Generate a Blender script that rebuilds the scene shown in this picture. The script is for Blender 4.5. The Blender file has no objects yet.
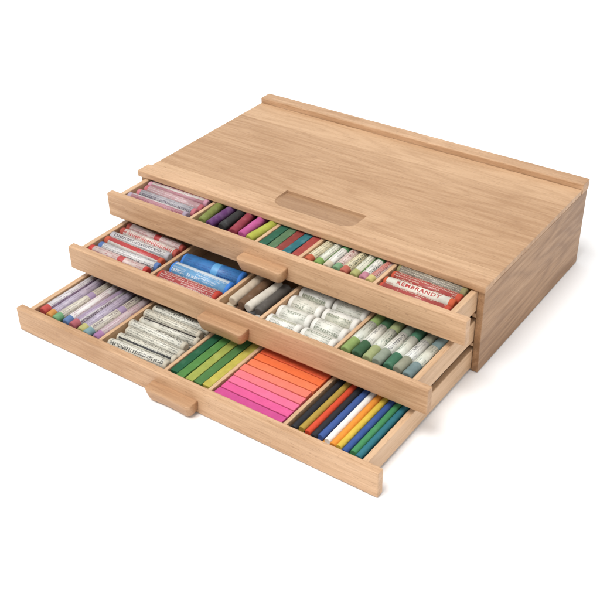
import bpy, bmesh, math, random
from mathutils import Vector, Euler, Matrix
random.seed(23)
S=0.01
scene=bpy.context.scene
scene.view_settings.view_transform='Standard'
scene.view_settings.look='None'
scene.view_settings.exposure=0
COL=scene.collection

# ---------------------------------------------------------------- materials
def newmat(name):
    m=bpy.data.materials.new(name); m.use_nodes=True
    nt=m.node_tree; nt.nodes.clear()
    out=nt.nodes.new('ShaderNodeOutputMaterial'); b=nt.nodes.new('ShaderNodeBsdfPrincipled')
    nt.links.new(b.outputs[0],out.inputs[0])
    return m,nt,b
def nd(nt,t,**k):
    n=nt.nodes.new(t)
    for a,v in k.items(): setattr(n,a,v)
    return n
def mth(nt,op,a,b=None,c=None):
    n=nt.nodes.new('ShaderNodeMath'); n.operation=op
    for i,x in enumerate((a,b,c)):
        if x is None: continue
        if isinstance(x,(int,float)): n.inputs[i].default_value=x
        else: nt.links.new(x,n.inputs[i])
    return n.outputs[0]
def mixc(nt,fac,a,b,mode='MIX'):
    n=nt.nodes.new('ShaderNodeMix'); n.data_type='RGBA'; n.blend_type=mode
    for i,x in ((0,fac),(6,a),(7,b)):
        if isinstance(x,(int,float)): n.inputs[i].default_value=x
        elif isinstance(x,tuple): n.inputs[i].default_value=(*x,1)
        else: nt.links.new(x,n.inputs[i])
    return n.outputs[2]
def ramp(nt,src,stops):
    r=nt.nodes.new('ShaderNodeValToRGB'); nt.links.new(src,r.inputs[0])
    el=r.color_ramp.elements
    while len(el)<len(stops): el.new(.5)
    for e,(p,c) in zip(el,stops):
        e.position=p; e.color=(*c,1) if isinstance(c,tuple) else (c,c,c,1)
    return r.outputs[0]

def wood(name,axis='X',light=(.66,.405,.225),dark=(.50,.275,.135),figure=.5,boards=0,cloudamt=1.4,streakamt=.5):
    m,nt,b=newmat(name)
    tc=nd(nt,'ShaderNodeTexCoord'); oi=nd(nt,'ShaderNodeObjectInfo')
    mp=nd(nt,'ShaderNodeMapping')
    nt.links.new(tc.outputs['Object'],mp.inputs[0])
    mp.inputs['Scale'].default_value=(100,100,100)
    if axis=='Y': mp.inputs['Rotation'].default_value=(0,0,math.pi/2)
    add=nd(nt,'ShaderNodeVectorMath',operation='ADD')
    cb=nd(nt,'ShaderNodeCombineXYZ')
    for i,k in enumerate((37.,91.,53.)): nt.links.new(mth(nt,'MULTIPLY',oi.outputs['Random'],k),cb.inputs[i])
    nt.links.new(mp.outputs[0],add.inputs[0]); nt.links.new(cb.outputs[0],add.inputs[1])
    base=add.outputs[0]                       # centimetres
    raw=mp.outputs[0]
    sep=nd(nt,'ShaderNodeSeparateXYZ'); nt.links.new(raw,sep.inputs[0])
    brd=None
    if boards:
        row=mth(nt,'FLOOR',mth(nt,'DIVIDE',mth(nt,'ADD',sep.outputs[1],1.3),boards))
        brd=row
        sh=nd(nt,'ShaderNodeCombineXYZ'); nt.links.new(mth(nt,'MULTIPLY',brd,17.3),sh.inputs[0]); nt.links.new(mth(nt,'MULTIPLY',brd,5.7),sh.inputs[2])
        a2=nd(nt,'ShaderNodeVectorMath',operation='ADD'); nt.links.new(base,a2.inputs[0]); nt.links.new(sh.outputs[0],a2.inputs[1]); base=a2.outputs[0]
    def noise(scale,sc=(1,1,1),detail=4,rough=.55,dist=0):
        v=nd(nt,'ShaderNodeMapping'); v.inputs['Scale'].default_value=sc; nt.links.new(base,v.inputs[0])
        n=nd(nt,'ShaderNodeTexNoise'); n.inputs['Scale'].default_value=scale; n.inputs['Detail'].default_value=detail
        n.inputs['Roughness'].default_value=rough; n.inputs['Distortion'].default_value=dist
        nt.links.new(v.outputs[0],n.inputs['Vector']); return n.outputs['Fac']
    big=noise(.15,(.2,1,1),2,.4)
    rings=mth(nt,'MULTIPLY',mth(nt,'PINGPONG',mth(nt,'MULTIPLY',big,15.),.5),2.)
    rings=mth(nt,'POWER',rings,1.8)
    streak=noise(2.2,(.045,1,1),5,.65)
    fine=noise(9,(.04,1,1),3,.6)
    fleck=noise(12,(.14,1,1),2,.5)
    cloud=noise(.12,(.4,1,1),2)
    f=mth(nt,'ADD',mth(nt,'MULTIPLY',rings,.42*figure),mth(nt,'MULTIPLY',ramp(nt,streak,[(.34,0.),(.66,1.)]),streakamt))
    f=mth(nt,'ADD',f,mth(nt,'MULTIPLY',ramp(nt,fine,[(.35,0.),(.68,1.)]),.42))
    f=mth(nt,'ADD',f,mth(nt,'MULTIPLY',mth(nt,'SUBTRACT',cloud,.5),cloudamt))
    if brd is not None:
        wn=nd(nt,'ShaderNodeTexWhiteNoise',noise_dimensions='1D'); nt.links.new(mth(nt,'ADD',brd,3.),wn.inputs['W'])
        f=mth(nt,'ADD',f,mth(nt,'MULTIPLY',mth(nt,'SUBTRACT',wn.outputs['Value'],.5),.42))
        fr=mth(nt,'FRACT',mth(nt,'DIVIDE',mth(nt,'ADD',sep.outputs[1],1.3),boards))
        f=mth(nt,'ADD',f,mth(nt,'MULTIPLY',mth(nt,'LESS_THAN',fr,.008),.3))
    f=mth(nt,'ADD',f,mth(nt,'MULTIPLY',mth(nt,'SUBTRACT',oi.outputs['Random'],.5),.35))
    f=mth(nt,'SUBTRACT',f,.10)
    c=mixc(nt,f,light,dark)
    fl=ramp(nt,fleck,[(.62,0.),(.71,1.)])
    c=mixc(nt,mth(nt,'MULTIPLY',fl,.45),c,(dark[0]*.58,dark[1]*.52,dark[2]*.48))
    nt.links.new(c,b.inputs['Base Color'])
    b.inputs['Specular IOR Level'].default_value=.35
    nt.links.new(ramp(nt,streak,[(.2,.36),(.8,.56)]),b.inputs['Roughness'])
    bp=nd(nt,'ShaderNodeBump'); bp.inputs['Strength'].default_value=.2; bp.inputs['Distance'].default_value=.0006
    nt.links.new(mth(nt,'SUBTRACT',fine,fl),bp.inputs['Height']); nt.links.new(bp.outputs[0],b.inputs['Normal'])
    return m
W_TOP=wood('beech lid','X',(.60,.385,.225),(.40,.228,.118),.7,boards=7.1,cloudamt=.95,streakamt=.42)
W_SCOOP=wood('darker beech finger recess','X',(.44,.265,.145),(.31,.17,.088),.4)  # darker beech tone inside the finger recess
W_X=wood('beech along width','X',(.66,.425,.255),(.42,.24,.125),.5)
W_Y=wood('beech along depth shaded','Y',(.49,.29,.155),(.27,.145,.07),.9)  # side panel beech, shade painted in by a darker colour
W_IN=wood('beech inner','Y',(.66,.44,.27),(.47,.285,.155),.25)
W_FLOOR=wood('thin drawer ply shaded','X',(.46,.31,.19),(.36,.225,.13),.2)  # floor colour darkened to deepen the shade inside the drawers
W_H=wood('beech handle','X',(.56,.34,.19),(.38,.21,.11),.3)

_pm={}
def pastel_mat(c,dusty=.25):
    k=(c,dusty)
    if k in _pm: return _pm[k]
    m,nt,b=newmat('pastel pigment')
    tc=nd(nt,'ShaderNodeTexCoord'); oi=nd(nt,'ShaderNodeObjectInfo')
    mp=nd(nt,'ShaderNodeVectorMath',operation='ADD'); nt.links.new(tc.outputs['Object'],mp.inputs[0]); nt.links.new(oi.outputs['Random'],mp.inputs[1])
    n=nd(nt,'ShaderNodeTexNoise'); n.inputs['Scale'].default_value=130; n.inputs['Detail'].default_value=5; nt.links.new(mp.outputs[0],n.inputs['Vector'])
    n2=nd(nt,'ShaderNodeTexNoise'); n2.inputs['Scale'].default_value=900; n2.inputs['Detail'].default_value=2; nt.links.new(mp.outputs[0],n2.inputs['Vector'])
    d=tuple(min(.8,x*.7+.2) for x in c); k2=tuple(x*(.82 if dusty>.1 else .93) for x in c)
    cc=mixc(nt,ramp(nt,n.outputs['Fac'],[(.35,0.),(.7,1.)]),k2,c)
    cc=mixc(nt,mth(nt,'MULTIPLY',ramp(nt,n.outputs['Fac'],[(.55,0.),(.75,1.)]),dusty),cc,d)
    nt.links.new(cc,b.inputs['Base Color']); b.inputs['Roughness'].default_value=.7; b.inputs['Specular IOR Level'].default_value=.2
    bp=nd(nt,'ShaderNodeBump'); bp.inputs['Strength'].default_value=.25; bp.inputs['Distance'].default_value=.0005
    nt.links.new(n2.outputs['Fac'],bp.inputs['Height']); nt.links.new(bp.outputs[0],b.inputs['Normal'])
    _pm[k]=m; return m
_lm={}
def label_mat(paper,ink=(.04,.035,.04),accent=None,title=.5,dens=.5,band=None,bigon=True,acw=.24):
    """printed paper sleeve: u = along stick (cm), v = around (cm)"""
    k=(paper,ink,accent,title,dens,band,bigon,acw)
    if k in _lm: return _lm[k]
    m,nt,b=newmat('printed paper label')
    uv=nd(nt,'ShaderNodeUVMap'); sp=nd(nt,'ShaderNodeSeparateXYZ'); nt.links.new(uv.outputs[0],sp.inputs[0])
    oi=nd(nt,'ShaderNodeObjectInfo')
    u,v=sp.outputs[0],sp.outputs[1]
    def lines(pitch,duty,px,thr,off,dens):
        vv=mth(nt,'DIVIDE',mth(nt,'ADD',v,off),pitch)
        row=mth(nt,'FLOOR',vv); fr=mth(nt,'FRACT',vv)
        bnd=mth(nt,'LESS_THAN',fr,duty)
        col=mth(nt,'DIVIDE',u,px)
        py=mth(nt,'FLOOR',mth(nt,'MULTIPLY',fr,4/duty))
        cv=nd(nt,'ShaderNodeCombineXYZ')
        nt.links.new(mth(nt,'FLOOR',col),cv.inputs[0])
        nt.links.new(mth(nt,'ADD',mth(nt,'MULTIPLY',row,11.),py),cv.inputs[1])
        nt.links.new(mth(nt,'MULTIPLY',oi.outputs['Random'],50),cv.inputs[2])
        n=nd(nt,'ShaderNodeTexWhiteNoise'); nt.links.new(cv.outputs[0],n.inputs['Vector'])
        on=mth(nt,'GREATER_THAN',n.outputs['Value'],thr)
        gap=mth(nt,'LESS_THAN',mth(nt,'FRACT',mth(nt,'DIVIDE',mth(nt,'FLOOR',col),4.)),.7)
        cv2=nd(nt,'ShaderNodeCombineXYZ'); nt.links.new(mth(nt,'MULTIPLY',u,.8),cv2.inputs[0]); nt.links.new(mth(nt,'MULTIPLY',row,3.3),cv2.inputs[1]); nt.links.new(mth(nt,'MULTIPLY',oi.outputs['Random'],80),cv2.inputs[2])
        n2=nd(nt,'ShaderNodeTexNoise'); n2.inputs['Scale'].default_value=1; n2.inputs['Detail'].default_value=0; nt.links.new(cv2.outputs[0],n2.inputs['Vector'])
        gate=mth(nt,'GREATER_THAN',n2.outputs['Fac'],1-dens)
        return mth(nt,'MULTIPLY',mth(nt,'MULTIPLY',bnd,on),mth(nt,'MULTIPLY',gap,gate))
    small=mth(nt,'MULTIPLY',lines(.22,.55,.038,.40,0,dens+.06),.75)
    tc=nd(nt,'ShaderNodeTexCoord')
    n=nd(nt,'ShaderNodeTexNoise'); n.inputs['Scale'].default_value=170; n.inputs['Detail'].default_value=4
    va=nd(nt,'ShaderNodeVectorMath',operation='ADD'); nt.links.new(tc.outputs['Object'],va.inputs[0]); nt.links.new(oi.outputs['Random'],va.inputs[1]); nt.links.new(va.outputs[0],n.inputs['Vector'])
    c=mixc(nt,ramp(nt,n.outputs['Fac'],[(.4,0.),(.75,.8)]),paper,tuple(x*.66 for x in paper))
    tint=mth(nt,'MULTIPLY',oi.outputs['Random'],.4)
    c=mixc(nt,tint,c,(paper[0]*.82,paper[1]*.76,paper[2]*.64))
    if accent:
        st=mth(nt,'LESS_THAN',mth(nt,'FRACT',mth(nt,'ADD',mth(nt,'DIVIDE',v,2.2),.12)),acw)
        c=mixc(nt,st,c,accent)
    c=mixc(nt,small,c,ink)
    if bigon:
        bg_=lines(1.3,.23,.06,.34,title,dens+.1); c=mixc(nt,mth(nt,'MULTIPLY',bg_,.9),c,ink)
    if band:
        hp=mth(nt,'GREATER_THAN',mth(nt,'PINGPONG',u,2.1),1.72)
        c=mixc(nt,hp,c,band)
    nt.links.new(c,b.inputs['Base Color']); b.inputs['Roughness'].default_value=.42
    bp=nd(nt,'ShaderNodeBump'); bp.inputs['Strength'].default_value=.35; bp.inputs['Distance'].default_value=.0008
    nt.links.new(n.outputs['Fac'],bp.inputs['Height']); nt.links.new(bp.outputs[0],b.inputs['Normal'])
    _lm[k]=m; return m

# ---------------------------------------------------------------- builders (input in cm)
def wloc(o):
    l=Vector(o.location); p=o.parent
    while p is not None: l+=p.location; p=p.parent
    return l
def place(o,center,parent):
    o.location=Vector(center)*S-(wloc(parent) if parent is not None else Vector())
def finish(bm,name,mat):
    me=bpy.data.meshes.new(name); bm.to_mesh(me); bm.free()
    me.transform(Matrix.Scale(S,4))
    for q in (mat if isinstance(mat,(list,tuple)) else [mat]): me.materials.append(q)
    return me
def addbox(bm,x0,x1,y0,y1,z0,z1,c=(0,0,0),bev=.07):
    t=bmesh.new()
    bmesh.ops.create_cube(t,size=1)
    for v in t.verts:
        v.co=Vector(((x0+x1)/2-c[0]+v.co.x*(x1-x0),(y0+y1)/2-c[1]+v.co.y*(y1-y0),(z0+z1)/2-c[2]+v.co.z*(z1-z0)))
    if bev: bmesh.ops.bevel(t,geom=list(t.edges),offset=bev,segments=2,profile=.5,affect='EDGES')
    me=bpy.data.meshes.new('t'); t.to_mesh(me); t.free(); bm.from_mesh(me); bpy.data.meshes.remove(me)
def box(name,b,mat,parent=None,bev=.07):
    c=((b[0]+b[1])/2,(b[2]+b[3])/2,(b[4]+b[5])/2)
    bm=bmesh.new(); addbox(bm,*b,c=c,bev=bev)
    o=bpy.data.objects.new(name,finish(bm,name,mat)); o.parent=parent
    place(o,c,parent); COL.objects.link(o); return o
def empty(name,loc):
    e=bpy.data.objects.new(name,None); e.location=Vector(loc)*S; e.empty_display_size=.02; COL.objects.link(e); return e

# ---------------------------------------------------------------- chest
BW,D,H=39.95,23.0,9.3
SP=.65
chest=empty('storage_box',(BW/2,D/2,0))
chest['label']="beech wood artist box with three drawers pulled open in steps"
chest['category']="drawer box"
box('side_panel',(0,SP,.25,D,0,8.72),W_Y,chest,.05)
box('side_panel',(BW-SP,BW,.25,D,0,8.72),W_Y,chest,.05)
box('back_panel',(SP+.01,BW-SP-.01,D-.8,D-.02,.02,8.73),W_X,chest)
box('bottom_panel',(SP+.01,BW-SP-.01,.3,D-.81,.05,.20),W_FLOOR,chest,.03)
box('shelf',(SP+.01,BW-SP-.01,.3,D-.81,2.66,2.98),W_X,chest,.03)
box('shelf',(SP+.01,BW-SP-.01,.3,D-.81,5.82,6.2),W_X,chest,.03)
def lid(parent):
    x0,x1,y0,y1,z0,z1=0,BW,1.76,D-1.66,8.76,9.27
    sx0,sx1,sy0,sy1=15.3,24.8,2.25,5.35
    xs=[x0,5,10]+[15+.1*i for i in range(101)]+[30,35,x1]
    ys=[y0]+[2.0+.09*i for i in range(40)]+[8,12,16,y1]
    c=((x0+x1)/2,(y0+y1)/2,(z0+z1)/2)
    def dep(x,y):
        ex=min(x-sx0,sx1-x)
        if ex<=0 or y>=sy1 or y<=sy0: return 0
        q=max(0,1-ex/1.4); lo=sy0+1.4*(1-math.sqrt(max(0,1-q*q)))
        if y<=lo: return 0
        t=(y-lo)/(sy1-lo)
        d=.08+.22*t
        d*=min(1,(sy1-y)/.10)*min(1,(y-lo)/.10)
        return d*min(1,ex/.12)
    bm=bmesh.new()
    G=[[bm.verts.new((x-c[0],y-c[1],z1-dep(x,y)-c[2])) for y in ys] for x in xs]
    for i in range(len(xs)-1):
        for j in range(len(ys)-1):
            f=bm.faces.new((G[i][j],G[i+1][j],G[i+1][j+1],G[i][j+1]))
            if dep((xs[i]+xs[i+1])/2,(ys[j]+ys[j+1])/2)>.03: f.material_index=1
    bnd=[G[i][0] for i in range(len(xs))]+[G[-1][j] for j in range(1,len(ys))]+[G[i][-1] for i in range(len(xs)-2,-1,-1)]+[G[0][j] for j in range(len(ys)-2,0,-1)]
    low=[bm.verts.new((v.co.x,v.co.y,z0-c[2])) for v in bnd]
    for i in range(len(bnd)):
        j=(i+1)%len(bnd); bm.faces.new((bnd[i],low[i],low[j],bnd[j]))
    bm.faces.new(low)
    bmesh.ops.recalc_face_normals(bm,faces=bm.faces)
    o=bpy.data.objects.new('lid_panel',finish(bm,'lid_panel',[W_TOP,W_SCOOP])); o.parent=parent; place(o,c,parent); COL.objects.link(o)
lid(chest)
box('front_strip',(-.22,BW+.12,-.05,1.7,8.80,9.50),W_X,chest,.11)
box('back_lip',(-.12,BW+.10,D-1.6,D,8.76,9.88),W_X,chest,.09)
def pull(name,x0,x1,y0,y1,z0,z1,mat,parent,rc=.5,slope=.25):
    c=((x0+x1)/2,(y0+y1)/2,(z0+z1)/2); bm=bmesh.new(); n=8
    def outline(ins,yf):
        P=[]
        a0,a1=x0+ins,x1-ins
        P.append((a0,y1))
        for i in range(n+1):
            t=i/n*math.pi/2; P.append((a0+rc-rc*math.cos(t),yf+rc-rc*math.sin(t)))
        for i in range(1,8):
            t=i/8; x=a0+rc+(a1-a0-2*rc)*t; P.append((x,yf+.10*math.sin(math.pi*t)))
        for i in range(n+1):
            t=i/n*math.pi/2; P.append((a1-rc+rc*math.sin(t),yf+rc-rc*math.cos(t)))
        P.append((a1,y1)); return P
    levels=[(z1,.08,y0+.08),(z1-.04,.02,y0+.02),(z1-.1,0,y0),(z1-.45,.02,y0+slope*.2),((z0+z1)/2,.05,y0+slope*.5),(z0+.30,.14,y0+slope*.85),(z0+.1,.30,y0+slope*1.15),(z0,.5,y0+slope*1.6)]
    rings=[]
    for z,ins,yf in levels:
        rings.append([bm.verts.new((x-c[0],y-c[1],z-c[2])) for x,y in outline(ins,min(yf,y1-rc-.01))])
    for a,b_ in zip(rings,rings[1:]):
        for i in range(len(a)):
            j=(i+1)%len(a); bm.faces.new((a[i],a[j],b_[j],b_[i]))
    bm.faces.new(rings[0][::-1]); bm.faces.new(rings[-1])
    bmesh.ops.recalc_face_normals(bm,faces=bm.faces)
    for f in bm.faces: f.smooth=len(f.verts)==4
    o=bpy.data.objects.new(name,finish(bm,name,mat)); o.parent=parent; place(o,c,parent); COL.objects.link(o); return o

DRZ=[8.95,5.72,2.58]; DRE=[4.75,10.85,18.35]; DX0,DX1=-.15,40.75
FT=.8
CX=[1.25,10.0,18.05,23.1,31.1,39.25]
INFO=[]
for i in range(3):
    zt=DRZ[i]; e=DRE[i]; yf=-e; back=yf+21.3
    rim=zt-.25; zb=zt-2.3
    wb=zb-(.16 if i else .1)     # side walls reach a little below the floor panel
    if i==2: wb=zb-.05
    bm=bmesh.new(); c=(20.0,(yf+FT+back)/2,(rim+zb)/2)
    wb=max(wb,(6.22,3.0,.22)[i])
    addbox(bm,.72,1.25,yf+FT+.01,back,wb,rim,c)
    addbox(bm,38.7,39.25,yf+FT+.01,back,wb,rim,c)
    addbox(bm,1.26,38.69,back-.6,back-.01,zb+.01,rim-.02,c)
    me_in=finish(bm,'drawer',W_IN)
    d=bpy.data.objects.new('drawer',me_in); d.parent=chest; place(d,c,chest); COL.objects.link(d)
    box('drawer_front',(DX0,DX1,yf,yf+FT,zt-2.55,zt),W_X,d,.1)
    box('drawer_floor',(1.26,38.69,yf+FT+.02,back-.62,zb+.02,zb+.3),W_FLOOR,d,.0)
    for x in CX[1:5]:
        box('divider',(x-.18,x+.18,yf+FT+.02,back-.62,zb+.31,rim-.04),W_IN,d,.05)
    pull('handle',17.35,22.55,yf-1.3,yf-.005,zt-2.56,zt-1.12,W_H,d,.42,.3)
    INFO.append(dict(y=yf+FT+.05,floor=zb+.31,rim=rim))

# ---------------------------------------------------------------- pastels
SEG=24
def lathe(profile,seg=SEG,cap=True,hexa=False):
    bm=bmesh.new(); rings=[]; uvl=bm.loops.layers.uv.new('UVMap')
    for x,r in profile:
        rings.append([bm.verts.new((x,r*math.cos(2*math.pi*k/seg),r*math.sin(2*math.pi*k/seg))) for k in range(seg)])
    R=max(r for _,r in profile)
    for ri,(a,b_) in enumerate(zip(rings,rings[1:])):
        for k in range(seg):
            j=(k+1)%seg; f=bm.faces.new((a[k],b_[k],b_[j],a[j])); f.smooth=not hexa
            vs=[k,k,k+1,k+1]; xs=[profile[ri][0],profile[ri+1][0],profile[ri+1][0],profile[ri][0]]
            for l,vv,xx in zip(f.loops,vs,xs): l[uvl].uv=(xx+10,vv/seg*2*math.pi*R)
    if cap:
        bm.faces.new(rings[0]); bm.faces.new(rings[-1][::-1])
    bmesh.ops.recalc_face_normals(bm,faces=bm.faces)
    return bm
_mesh={}
def core_mesh(L,r,mat,kind):
    k=(round(L,2),round(r,3),mat.name,kind)
    if k in _mesh: return _mesh[k]
    if kind=='round':
        bm=lathe([(-L/2,r*.72),(-L/2+.06,r*.9),(-L/2+.14,r*.985),(-L/2+.3,r),(0,r),(L/2-.3,r),(L/2-.14,r*.985),(L/2-.06,r*.9),(L/2,r*.72)])
    elif kind=='square':
        bm=bmesh.new(); addbox(bm,-L/2,L/2,-r,r,-r*.9,r*.9,bev=.045)
    else:
        bm=lathe([(-L/2,r*.9),(-L/2+.05,r),(L/2-.05,r),(L/2,r*.9)],seg=16)
    me=finish(bm,'pastel',mat); _mesh[k]=me; return me
def sleeve_mesh(a,b,r,mat):
    k=(round(a,2),round(b,2),round(r,3),mat.name,'s')
    if k in _mesh: return _mesh[k]
    t=.022
    bm=lathe([(a,r*.9),(a,r+t),(b,r+t),(b,r*.9)],cap=False)
    me=finish(bm,'paper_sleeve',mat)
    _mesh[k]=me; return me
def pastel(x,y,z,L,r,color,ang=0,roll=None,kind='round',sleeve=None,name='pastel_stick',label='',group='',cat='pastel',sl=(0,1),tilt=0,word=None,wcol=None,wsize=.62,wroll=30,dusty=.25):
    mat=pastel_mat(color,dusty)
    o=bpy.data.objects.new(name,core_mesh(L,r,mat,kind))
    o.location=Vector((x,y,z))*S
    if roll is None: roll=random.uniform(0,6.28) if kind!='square' else 0
    if word: roll=math.radians(wroll)
    o.rotation_euler=(roll,math.radians(tilt),math.radians(ang))
    COL.objects.link(o)
    o['label']=label; o['category']=cat
    if group: o['group']=group
    if sleeve is not None:
        s=bpy.data.objects.new('paper_sleeve',sleeve_mesh(-L/2+L*sl[0],-L/2+L*sl[1],r,sleeve)); s.parent=o; COL.objects.link(s)
    if word: lettering(word,wsize,r+.03,o,wcol)
    return o
_ink={}
def inkmat(c):
    if c not in _ink:
        m,nt,b=newmat('printing ink'); b.inputs['Base Color'].default_value=(*c,1); b.inputs['Roughness'].default_value=.5; _ink[c]=m
    return _ink[c]
def lettering(word,size,R,parent,col):
    cu=bpy.data.curves.new('lettering','FONT'); cu.body=word; cu.size=size; cu.align_x='CENTER'; cu.align_y='CENTER'; cu.offset=.012; cu.resolution_u=3
    cu.space_character=1.15
    t=bpy.data.objects.new('tmp',cu); COL.objects.link(t)
    dg=bpy.context.evaluated_depsgraph_get(); me=bpy.data.meshes.new_from_object(t.evaluated_get(dg))
    bpy.data.objects.remove(t)
    bm=bmesh.new(); bm.from_mesh(me)
    bmesh.ops.triangulate(bm,faces=bm.faces)
    for _ in range(2): bmesh.ops.subdivide_edges(bm,edges=[e for e in bm.edges if e.calc_length()>.12],cuts=1); bmesh.ops.triangulate(bm,faces=bm.faces)
    for v in bm.verts:
        a=v.co.y/R; v.co=Vector((v.co.x*1.2,R*math.sin(a),R*math.cos(a)))
    o=bpy.data.objects.new('lettering',finish(bm,'lettering',inkmat(col))); o.parent=parent; COL.objects.link(o)

def rowY(i,x0,x1,items,L,r,front=.15,jit=1.5,layer=0,**k):
    I=INFO[i]; n=len(items)
    for j,it in enumerate(items):
        x=x0+r+.05+(x1-x0-2*r-.1)*(j/(n-1) if n>1 else .5)
        y=I['y']+front+L/2+random.uniform(0,.45)
        kw=dict(k); tup=isinstance(it,tuple) and len(it)==2 and isinstance(it[1],dict)
        if tup: kw.update(it[1])
        pastel(x,y,I['floor']+r+.03+layer,L,r,it[0] if tup else it,ang=90+random.uniform(-jit,jit),**kw)
def rowX(i,x0,x1,items,L,r,front=.1,jit=1.5,layer=0,pitch=None,**k):
    I=INFO[i]
    for j,it in enumerate(items):
        kw=dict(k); tup=isinstance(it,tuple) and len(it)==2 and isinstance(it[1],dict)
        if tup: kw.update(it[1])
        y=I['y']+front+r+j*(pitch or 2*r+.05)
        x=(x0+x1)/2+random.uniform(-1,1)*max(0,(x1-x0-L)/2-.1)
        pastel(x,y,I['floor']+r+.03+layer,L,r,it[0] if tup else it,ang=random.uniform(-jit,jit),**kw)

C=[(CX[j]+(.18 if j else 0),CX[j+1]-(.18 if j<4 else .55)) for j in range(5)]

# ===== bottom drawer
lav=label_mat((.44,.38,.47),(.14,.10,.18),None,.2,.58,bigon=False)
lav2=label_mat((.60,.57,.58),(.14,.09,.13),(.33,.25,.35),.7,.55,acw=.35)
lav3=label_mat((.52,.43,.46),(.28,.08,.13),(.64,.61,.59),.7,.5,acw=.45)
lav4=label_mat((.60,.56,.47),(.12,.08,.09),None,.7,.55,band=(.32,.24,.37))
lab="lilac printed paper pastel with a coloured tip"
LS=[lav,lav2,lav3,lav4]; g1="printed pastels in the bottom drawer"
cols=[(.36,.06,.07),(.08,.14,.32),(.55,.20,.09),(.12,.28,.14),(.32,.14,.28),(.12,.26,.28),(.45,.40,.14),(.30,.1,.1)]
rowY(2,*C[0],[(c,dict(sleeve=LS[j%4])) for j,c in enumerate(cols)],8.6,.47,sl=(.09,1),jit=1,label=lab,group=g1)
cols=[(.50,.08,.07),(.58,.26,.07),(.16,.34,.17),(.12,.20,.38),(.42,.12,.14),(.45,.42,.16),(.20,.32,.34),(.36,.18,.34)]
rowY(2,C[0][0]+.1,C[0][1]-.1,[(c,dict(sleeve=LS[(j*3+1)%4])) for j,c in enumerate(cols)],8.3,.47,front=.2,jit=2.4,layer=.84,sl=(.10,1),label=lab,group=g1)
wl=label_mat((.70,.68,.59),(.02,.02,.02),None,.4,.64)
wl2=label_mat((.48,.47,.38),(.02,.02,.02),(.68,.66,.57),.1,.6,acw=.5)
wl3=label_mat((.66,.64,.55),(.02,.02,.02),(.05,.05,.05),.1,.5,acw=.2)
WL=[wl,wl2,wl3]; lb="white printed pastel roll lying across its compartment"; gp="white pastel rolls in the bottom drawer"
rowX(2,*C[1],[((.55,.5,.4),dict(sleeve=WL[j%3])) for j in range(8)],7.1,.50,jit=1.5,pitch=1.06,sl=(.05,.95),label=lb,group=gp)
rowX(2,*C[1],[((.55,.5,.4),dict(sleeve=WL[(j+1)%3])) for j in range(7)],6.9,.49,jit=3.2,front=.3,layer=.86,pitch=1.05,sl=(.05,.95),label=lb,group=gp)
lb="green or yellow hard pastel stick lying in the drawer"
rowY(2,*C[2],[(.02,.12,.06),(.05,.25,.05),(.55,.55,.04),(.12,.32,.05),(.70,.62,.08)],8.5,.42,kind='square',label=lb,group="green and yellow hard pastels",jit=.6)
rowY(2,*C[2],[(.02,.11,.05),(.09,.24,.06),(.34,.38,.08),(.08,.20,.06),(.50,.43,.08)],8.5,.42,layer=.78,kind='square',label=lb,group="green and yellow hard pastels",jit=.9,dusty=.12)
pk=[(.54,.07,.24),(.68,.10,.27),(.76,.15,.28),(.78,.18,.21),(.80,.20,.14),(.80,.20,.09),(.80,.16,.05),(.72,.11,.04)]
for ly in (0,.86):
    rowX(2,*C[3],pk,7.2,.425,layer=ly,pitch=.965,kind='square',jit=.8,dusty=.06,label="pink to orange square pastel stick laid crosswise",group="pink and orange square pastels")
lb="slim coloured pastel pencil lying along the drawer"; gp="pastel pencils in the bottom drawer"
K=(.025,.025,.03)
pc=[K,(.60,.10,.04),(.02,.03,.10),(.78,.76,.70),(.80,.36,.04),(.80,.60,.06),(.06,.30,.10),(.02,.18,.22),(.03,.06,.25),K,(.3,.1,.04),K]
rowY(2,*C[4],pc,14,.30,kind='pencil',name='pastel_pencil',cat='pencil',label=lb,group=gp,jit=.15)
pc=[K,(.50,.36,.06),K,(.58,.06,.03),(.05,.11,.36),(.74,.32,.05),(.80,.78,.74),K,(.66,.50,.07),(.06,.24,.10),(.66,.28,.05),(.03,.15,.21)]
rowY(2,C[4][0],C[4][1],pc,13.6,.31,front=.2,layer=.56,kind='pencil',name='pastel_pencil',cat='pencil',label=lb,group=gp,jit=.15,dusty=.08)
rowY(2,C[4][0]+.2,C[4][1]-.2,[K,(.40,.27,.05),(.62,.07,.03),K,(.05,.10,.30),(.80,.78,.74),(.76,.28,.04),(.66,.46,.06),(.04,.09,.28),(.06,.25,.10),(.03,.16,.20)],13.4,.30,front=.25,layer=1.06,kind='pencil',name='pastel_pencil',cat='pencil',label=lb,group=gp,jit=.6,dusty=.08)

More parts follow.
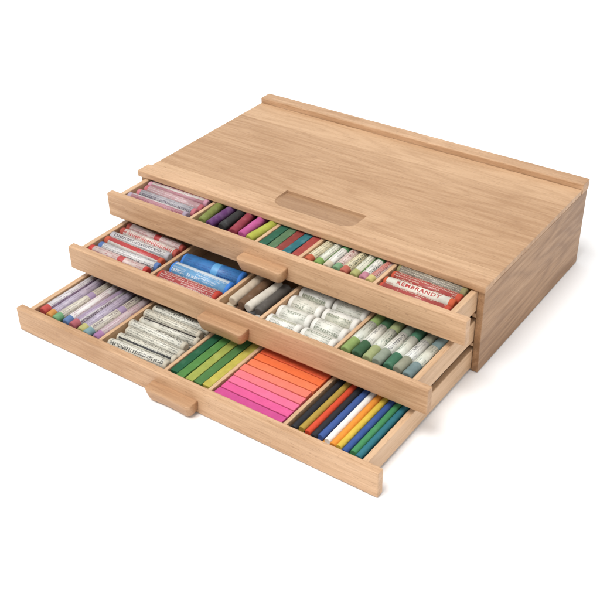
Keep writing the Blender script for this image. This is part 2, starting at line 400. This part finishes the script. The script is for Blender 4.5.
# ===== middle drawer
rl=label_mat((.68,.63,.57),(.42,.03,.03),(.42,.05,.05),.5,.55)
rl2=label_mat((.48,.48,.50),(.09,.07,.09),(.62,.60,.58),.2,.55,acw=.4)
rl3=label_mat((.62,.50,.48),(.32,.03,.05),None,.2,.55,bigon=False,band=(.42,.05,.05))
lab="paper wrapped oil pastel with red print on its label"; gp="printed oil pastels in the middle drawer"
rowX(1,*C[0],[((.5,.05,.04),dict(sleeve=rl)),((.1,.2,.5),dict(sleeve=rl2)),((.6,.1,.05),dict(sleeve=rl3)),((.6,.6,.6),dict(sleeve=rl2)),((.3,.05,.05),dict(sleeve=rl)),((.3,.05,.05),dict(sleeve=rl2))],7.9,.49,jit=2,pitch=1.03,sl=(.08,.95),label=lab,group=gp)
rowX(1,*C[0],[((.5,.05,.04),dict(sleeve=rl3)),((.1,.18,.4),dict(sleeve=rl2)),((.5,.1,.05),dict(sleeve=rl)),((.45,.43,.45),dict(sleeve=rl2)),((.4,.08,.06),dict(sleeve=rl)),((.4,.08,.06),dict(sleeve=rl3))],7.8,.49,front=.2,layer=.86,jit=2.6,pitch=1.03,sl=(.08,.95),label=lab,group=gp)
bl=label_mat((.04,.18,.46),(.02,.05,.22),None,.4,.4,band=(.10,.32,.58)); bl2=label_mat((.13,.32,.55),(.60,.64,.68),(.55,.61,.66),.4,.4,acw=.3); rd=label_mat((.38,.045,.045),(.68,.60,.52),None,.3,.6)
rowX(1,*C[1],[((.5,.06,.04),dict(sleeve=rd,label="thick dark red wrapped pastel roll")),((.05,.2,.6),dict(sleeve=bl2,label="thick sky blue wrapped pastel roll")),((.05,.2,.6),dict(sleeve=bl,label="thick bright blue wrapped pastel roll"))],7.2,.90,jit=3,pitch=1.88,sl=(.05,.95),group="thick wrapped pastel rolls")
rowY(1,*C[2],[((.60,.50,.36),dict(label="beige unwrapped soft pastel stick")),((.12,.06,.035),dict(label="dark brown unwrapped soft pastel stick")),((.10,.10,.10),dict(label="dark grey unwrapped soft pastel stick")),((.50,.46,.40),dict(label="pale grey unwrapped soft pastel stick"))],6.0,.56,jit=3,front=.3,group="short pastels in the narrow compartment")
rowY(1,C[2][0]+.3,C[2][1]-.3,[((.60,.50,.38),dict(label="beige unwrapped soft pastel stick")),((.16,.09,.05),dict(label="brown unwrapped soft pastel stick")),((.68,.63,.54),dict(label="cream unwrapped soft pastel stick")),((.10,.09,.08),dict(label="dark grey unwrapped soft pastel stick"))],4.8,.48,front=.7,layer=.9,jit=4,group="short pastels in the narrow compartment")
ws=label_mat((.74,.74,.67),(.24,.26,.20),None,.4,.48)
ws2=label_mat((.60,.60,.50),(.22,.24,.18),(.72,.71,.65),.9,.46,acw=.5)
for xx in (0,1):
    x0=C[3][0]+xx*3.76
    rowX(1,x0,x0+3.76,[((.76,.74,.68),dict(sleeve=ws if (j+xx)%3 else ws2)) for j in range(4)],3.6,.86,jit=2,pitch=1.78,front=.1,sl=(.14,.86),label="chunky white soft pastel with a printed paper band",group="white soft pastels in the middle drawer")
gb=label_mat((.72,.72,.67),(.16,.16,.16),None,.4,.45); gb2=label_mat((.64,.65,.56),(.12,.16,.12),None,.8,.45)
lb="slim soft pastel with coloured ends and a white paper band"; gp="green and grey banded soft pastels"
cs=[(.30,.42,.12),(.05,.14,.06),(.40,.42,.24),(.06,.22,.14),(.30,.36,.30),(.10,.18,.08),(.24,.32,.34)]
rowY(1,*C[4],[(c,dict(sleeve=(gb,gb2)[j%2])) for j,c in enumerate(cs)],6.4,.50,jit=1.5,sl=(.3,.72),label=lb,group=gp)
cs=[(.26,.36,.12),(.05,.12,.06),(.34,.38,.18),(.28,.32,.25),(.06,.17,.10),(.30,.30,.22),(.17,.24,.24)]
rowY(1,C[4][0]+.05,C[4][1]-.05,[(c,dict(sleeve=(gb2,gb)[j%2])) for j,c in enumerate(cs)],6.2,.50,front=.25,layer=.90,jit=2.5,sl=(.28,.72),label=lb,group=gp)
# ===== top drawer
sv=label_mat((.40,.38,.41),(.11,.09,.12),(.60,.58,.58),.4,.55)
sv2=label_mat((.46,.28,.30),(.62,.56,.55),None,.4,.5,bigon=False)
sv3=label_mat((.58,.56,.54),(.30,.08,.10),(.40,.20,.23),.4,.5,acw=.4)
lb="silver or rose printed oil pastel lying across the top drawer"; gp="silvery oil pastels in the top drawer"
rowX(0,*C[0],[((.5,.4,.5),dict(sleeve=sv)),((.6,.3,.4),dict(sleeve=sv2)),((.5,.5,.55),dict(sleeve=sv3)),((.5,.5,.55),dict(sleeve=sv2)),((.5,.4,.5),dict(sleeve=sv))],7.9,.48,jit=2,pitch=1.03,sl=(.07,.95),label=lb,group=gp)
rowX(0,*C[0],[((.4,.32,.4),dict(sleeve=sv3)),((.5,.15,.18),dict(sleeve=sv)),((.45,.12,.14),dict(sleeve=sv2)),((.5,.25,.32),dict(sleeve=sv3)),((.3,.3,.3),dict(sleeve=sv))],7.8,.48,front=.2,layer=.86,jit=2.6,pitch=1.0,sl=(.07,.95),label=lb,group=gp)
lb="unwrapped soft pastel in a deep colour"; gp="chunky soft pastels in the top drawer"
rowY(0,*C[1],[(.22,.30,.05),(.08,.03,.10),(.40,.05,.10),(.05,.05,.05),(.60,.12,.32),(.25,.40,.06)],4.6,.52,jit=4,label=lb,group=gp)
rowY(0,C[1][0]+.1,C[1][1]-.2,[(.20,.23,.06),(.12,.04,.14),(.04,.04,.04),(.30,.05,.07),(.5,.10,.28),(.42,.44,.07)],4.0,.46,front=.4,layer=.92,jit=9,label=lb,group=gp)
lb="dark green, teal or red hard pastel stick"; gp="hard pastels in the top drawer"
rowY(0,*C[2],[(.03,.20,.10),(.03,.22,.26),(.50,.06,.06),(.28,.12,.06),(.05,.08,.25)],7,.43,jit=1,kind='square',label=lb,group=gp)
rowY(0,*C[2],[(.03,.12,.07),(.10,.18,.09),(.26,.05,.04),(.03,.15,.17),(.36,.06,.05)],7,.43,layer=.78,jit=1.5,kind='square',label=lb,group=gp)
gl=label_mat((.68,.67,.55),(.08,.10,.06),(.22,.35,.13),.3,.58); yl=label_mat((.68,.60,.40),(.08,.08,.04),None,.3,.55); pl=label_mat((.65,.52,.46),(.2,.05,.05),(.50,.18,.14),.3,.55); cl=label_mat((.70,.68,.61),(.08,.08,.08),None,.3,.55,band=(.10,.25,.11))
lb="slim oil pastel with a pale printed label"; gp="pale labelled oil pastels in the top drawer"
P4=[gl,yl,pl,cl]
rowY(0,*C[3],[(c,dict(sleeve=P4[j%4])) for j,c in enumerate([(.3,.5,.1),(.7,.5,.1),(.6,.1,.1),(.1,.4,.2),(.5,.4,.3),(.6,.1,.06),(.65,.6,.5),(.2,.36,.1)])],6.4,.44,jit=2,sl=(.12,1),label=lb,group=gp)
rowY(0,C[3][0]+.05,C[3][1]-.05,[(c,dict(sleeve=P4[(j*3+1)%4])) for j,c in enumerate([(.52,.12,.06),(.22,.36,.10),(.62,.54,.40),(.2,.36,.2),(.5,.14,.1),(.40,.40,.15),(.48,.2,.26),(.6,.5,.2)])],6.0,.43,front=.4,layer=.80,jit=3,sl=(.12,1),label=lb,group=gp)
ol=label_mat((.76,.73,.64),(.35,.08,.05),None,.5,.2,bigon=False); ol2=label_mat((.36,.05,.04),(.66,.56,.43),None,.5,.5); ol3=label_mat((.66,.57,.42),(.45,.1,.03),(.52,.18,.05),.5,.5); ol4=label_mat((.22,.19,.15),(.62,.56,.44),None,.4,.6)
lb="cream labelled pastel stick with bold lettering"; gp="labelled pastels in the top drawer"
RD=(.38,.025,.02); BK=(.03,.025,.03)
rowX(0,*C[4],[((.6,.1,.03),dict(sleeve=ol2,label="red wrapped pastel stick")),((.7,.3,.03),dict(sleeve=ol)),((.5,.05,.04),dict(sleeve=ol3,label="orange striped pastel stick")),((.5,.05,.04),dict(sleeve=ol2,label="red wrapped pastel stick")),((.5,.3,.1),dict(sleeve=ol4,label="dark labelled pastel stick with pale print"))],7.0,.42,jit=1.2,pitch=1.02,sl=(.05,.93),label=lb,group=gp)
rowX(0,*C[4],[((.50,.07,.04),dict(sleeve=ol2,label="red wrapped pastel stick")),((.55,.10,.04),dict(sleeve=ol,word='REMBRANDT',wcol=RD,wsize=.56,wroll=22)),((.5,.08,.04),dict(sleeve=ol2,label="red wrapped pastel stick")),((.25,.22,.1),dict(sleeve=ol4,label="dark labelled pastel stick with pale print")),((.6,.25,.03),dict(sleeve=ol3,label="orange striped pastel stick"))],7.0,.53,front=-.02,layer=.74,jit=1.2,pitch=1.09,sl=(.05,.93),label=lb,group=gp)

# ---------------------------------------------------------------- ground
m,nt,b=newmat('white studio sweep')
b.inputs['Base Color'].default_value=(.96,.96,.96,1); b.inputs['Roughness'].default_value=.9; b.inputs['Specular IOR Level'].default_value=.05
bm=bmesh.new(); bmesh.ops.create_grid(bm,x_segments=1,y_segments=1,size=3000)
g=bpy.data.objects.new('ground',finish(bm,'ground',m)); g['kind']='structure'; g.location=(0,0,-.0006); COL.objects.link(g)

# ---------------------------------------------------------------- light
w=bpy.data.worlds.new('World'); scene.world=w; w.use_nodes=True
bg=w.node_tree.nodes['Background']; bg.inputs[0].default_value=(1,1,1,1); bg.inputs[1].default_value=.80
def area(name,loc,target,size,power,col=(1,1,1)):
    l=bpy.data.lights.new(name,'AREA'); l.shape='SQUARE'; l.size=size; l.energy=power; l.color=col
    o=bpy.data.objects.new(name,l); o.location=loc
    o.rotation_euler=(Vector(target)-Vector(loc)).to_track_quat('-Z','Y').to_euler(); COL.objects.link(o)
area('softbox',(.05,-1.35,3.1),(.22,-.05,0),1.5,86,(1,.998,.995))

# ---------------------------------------------------------------- camera
cam=bpy.data.cameras.new('camera'); co=bpy.data.objects.new('camera',cam); COL.objects.link(co)
co.location=(.7009,-.68595,.58441); co.rotation_euler=(.973,.019,.614); cam.sensor_width=36; cam.lens=36*1027.94/600
cam.clip_start=.01; cam.clip_end=200; scene.camera=co
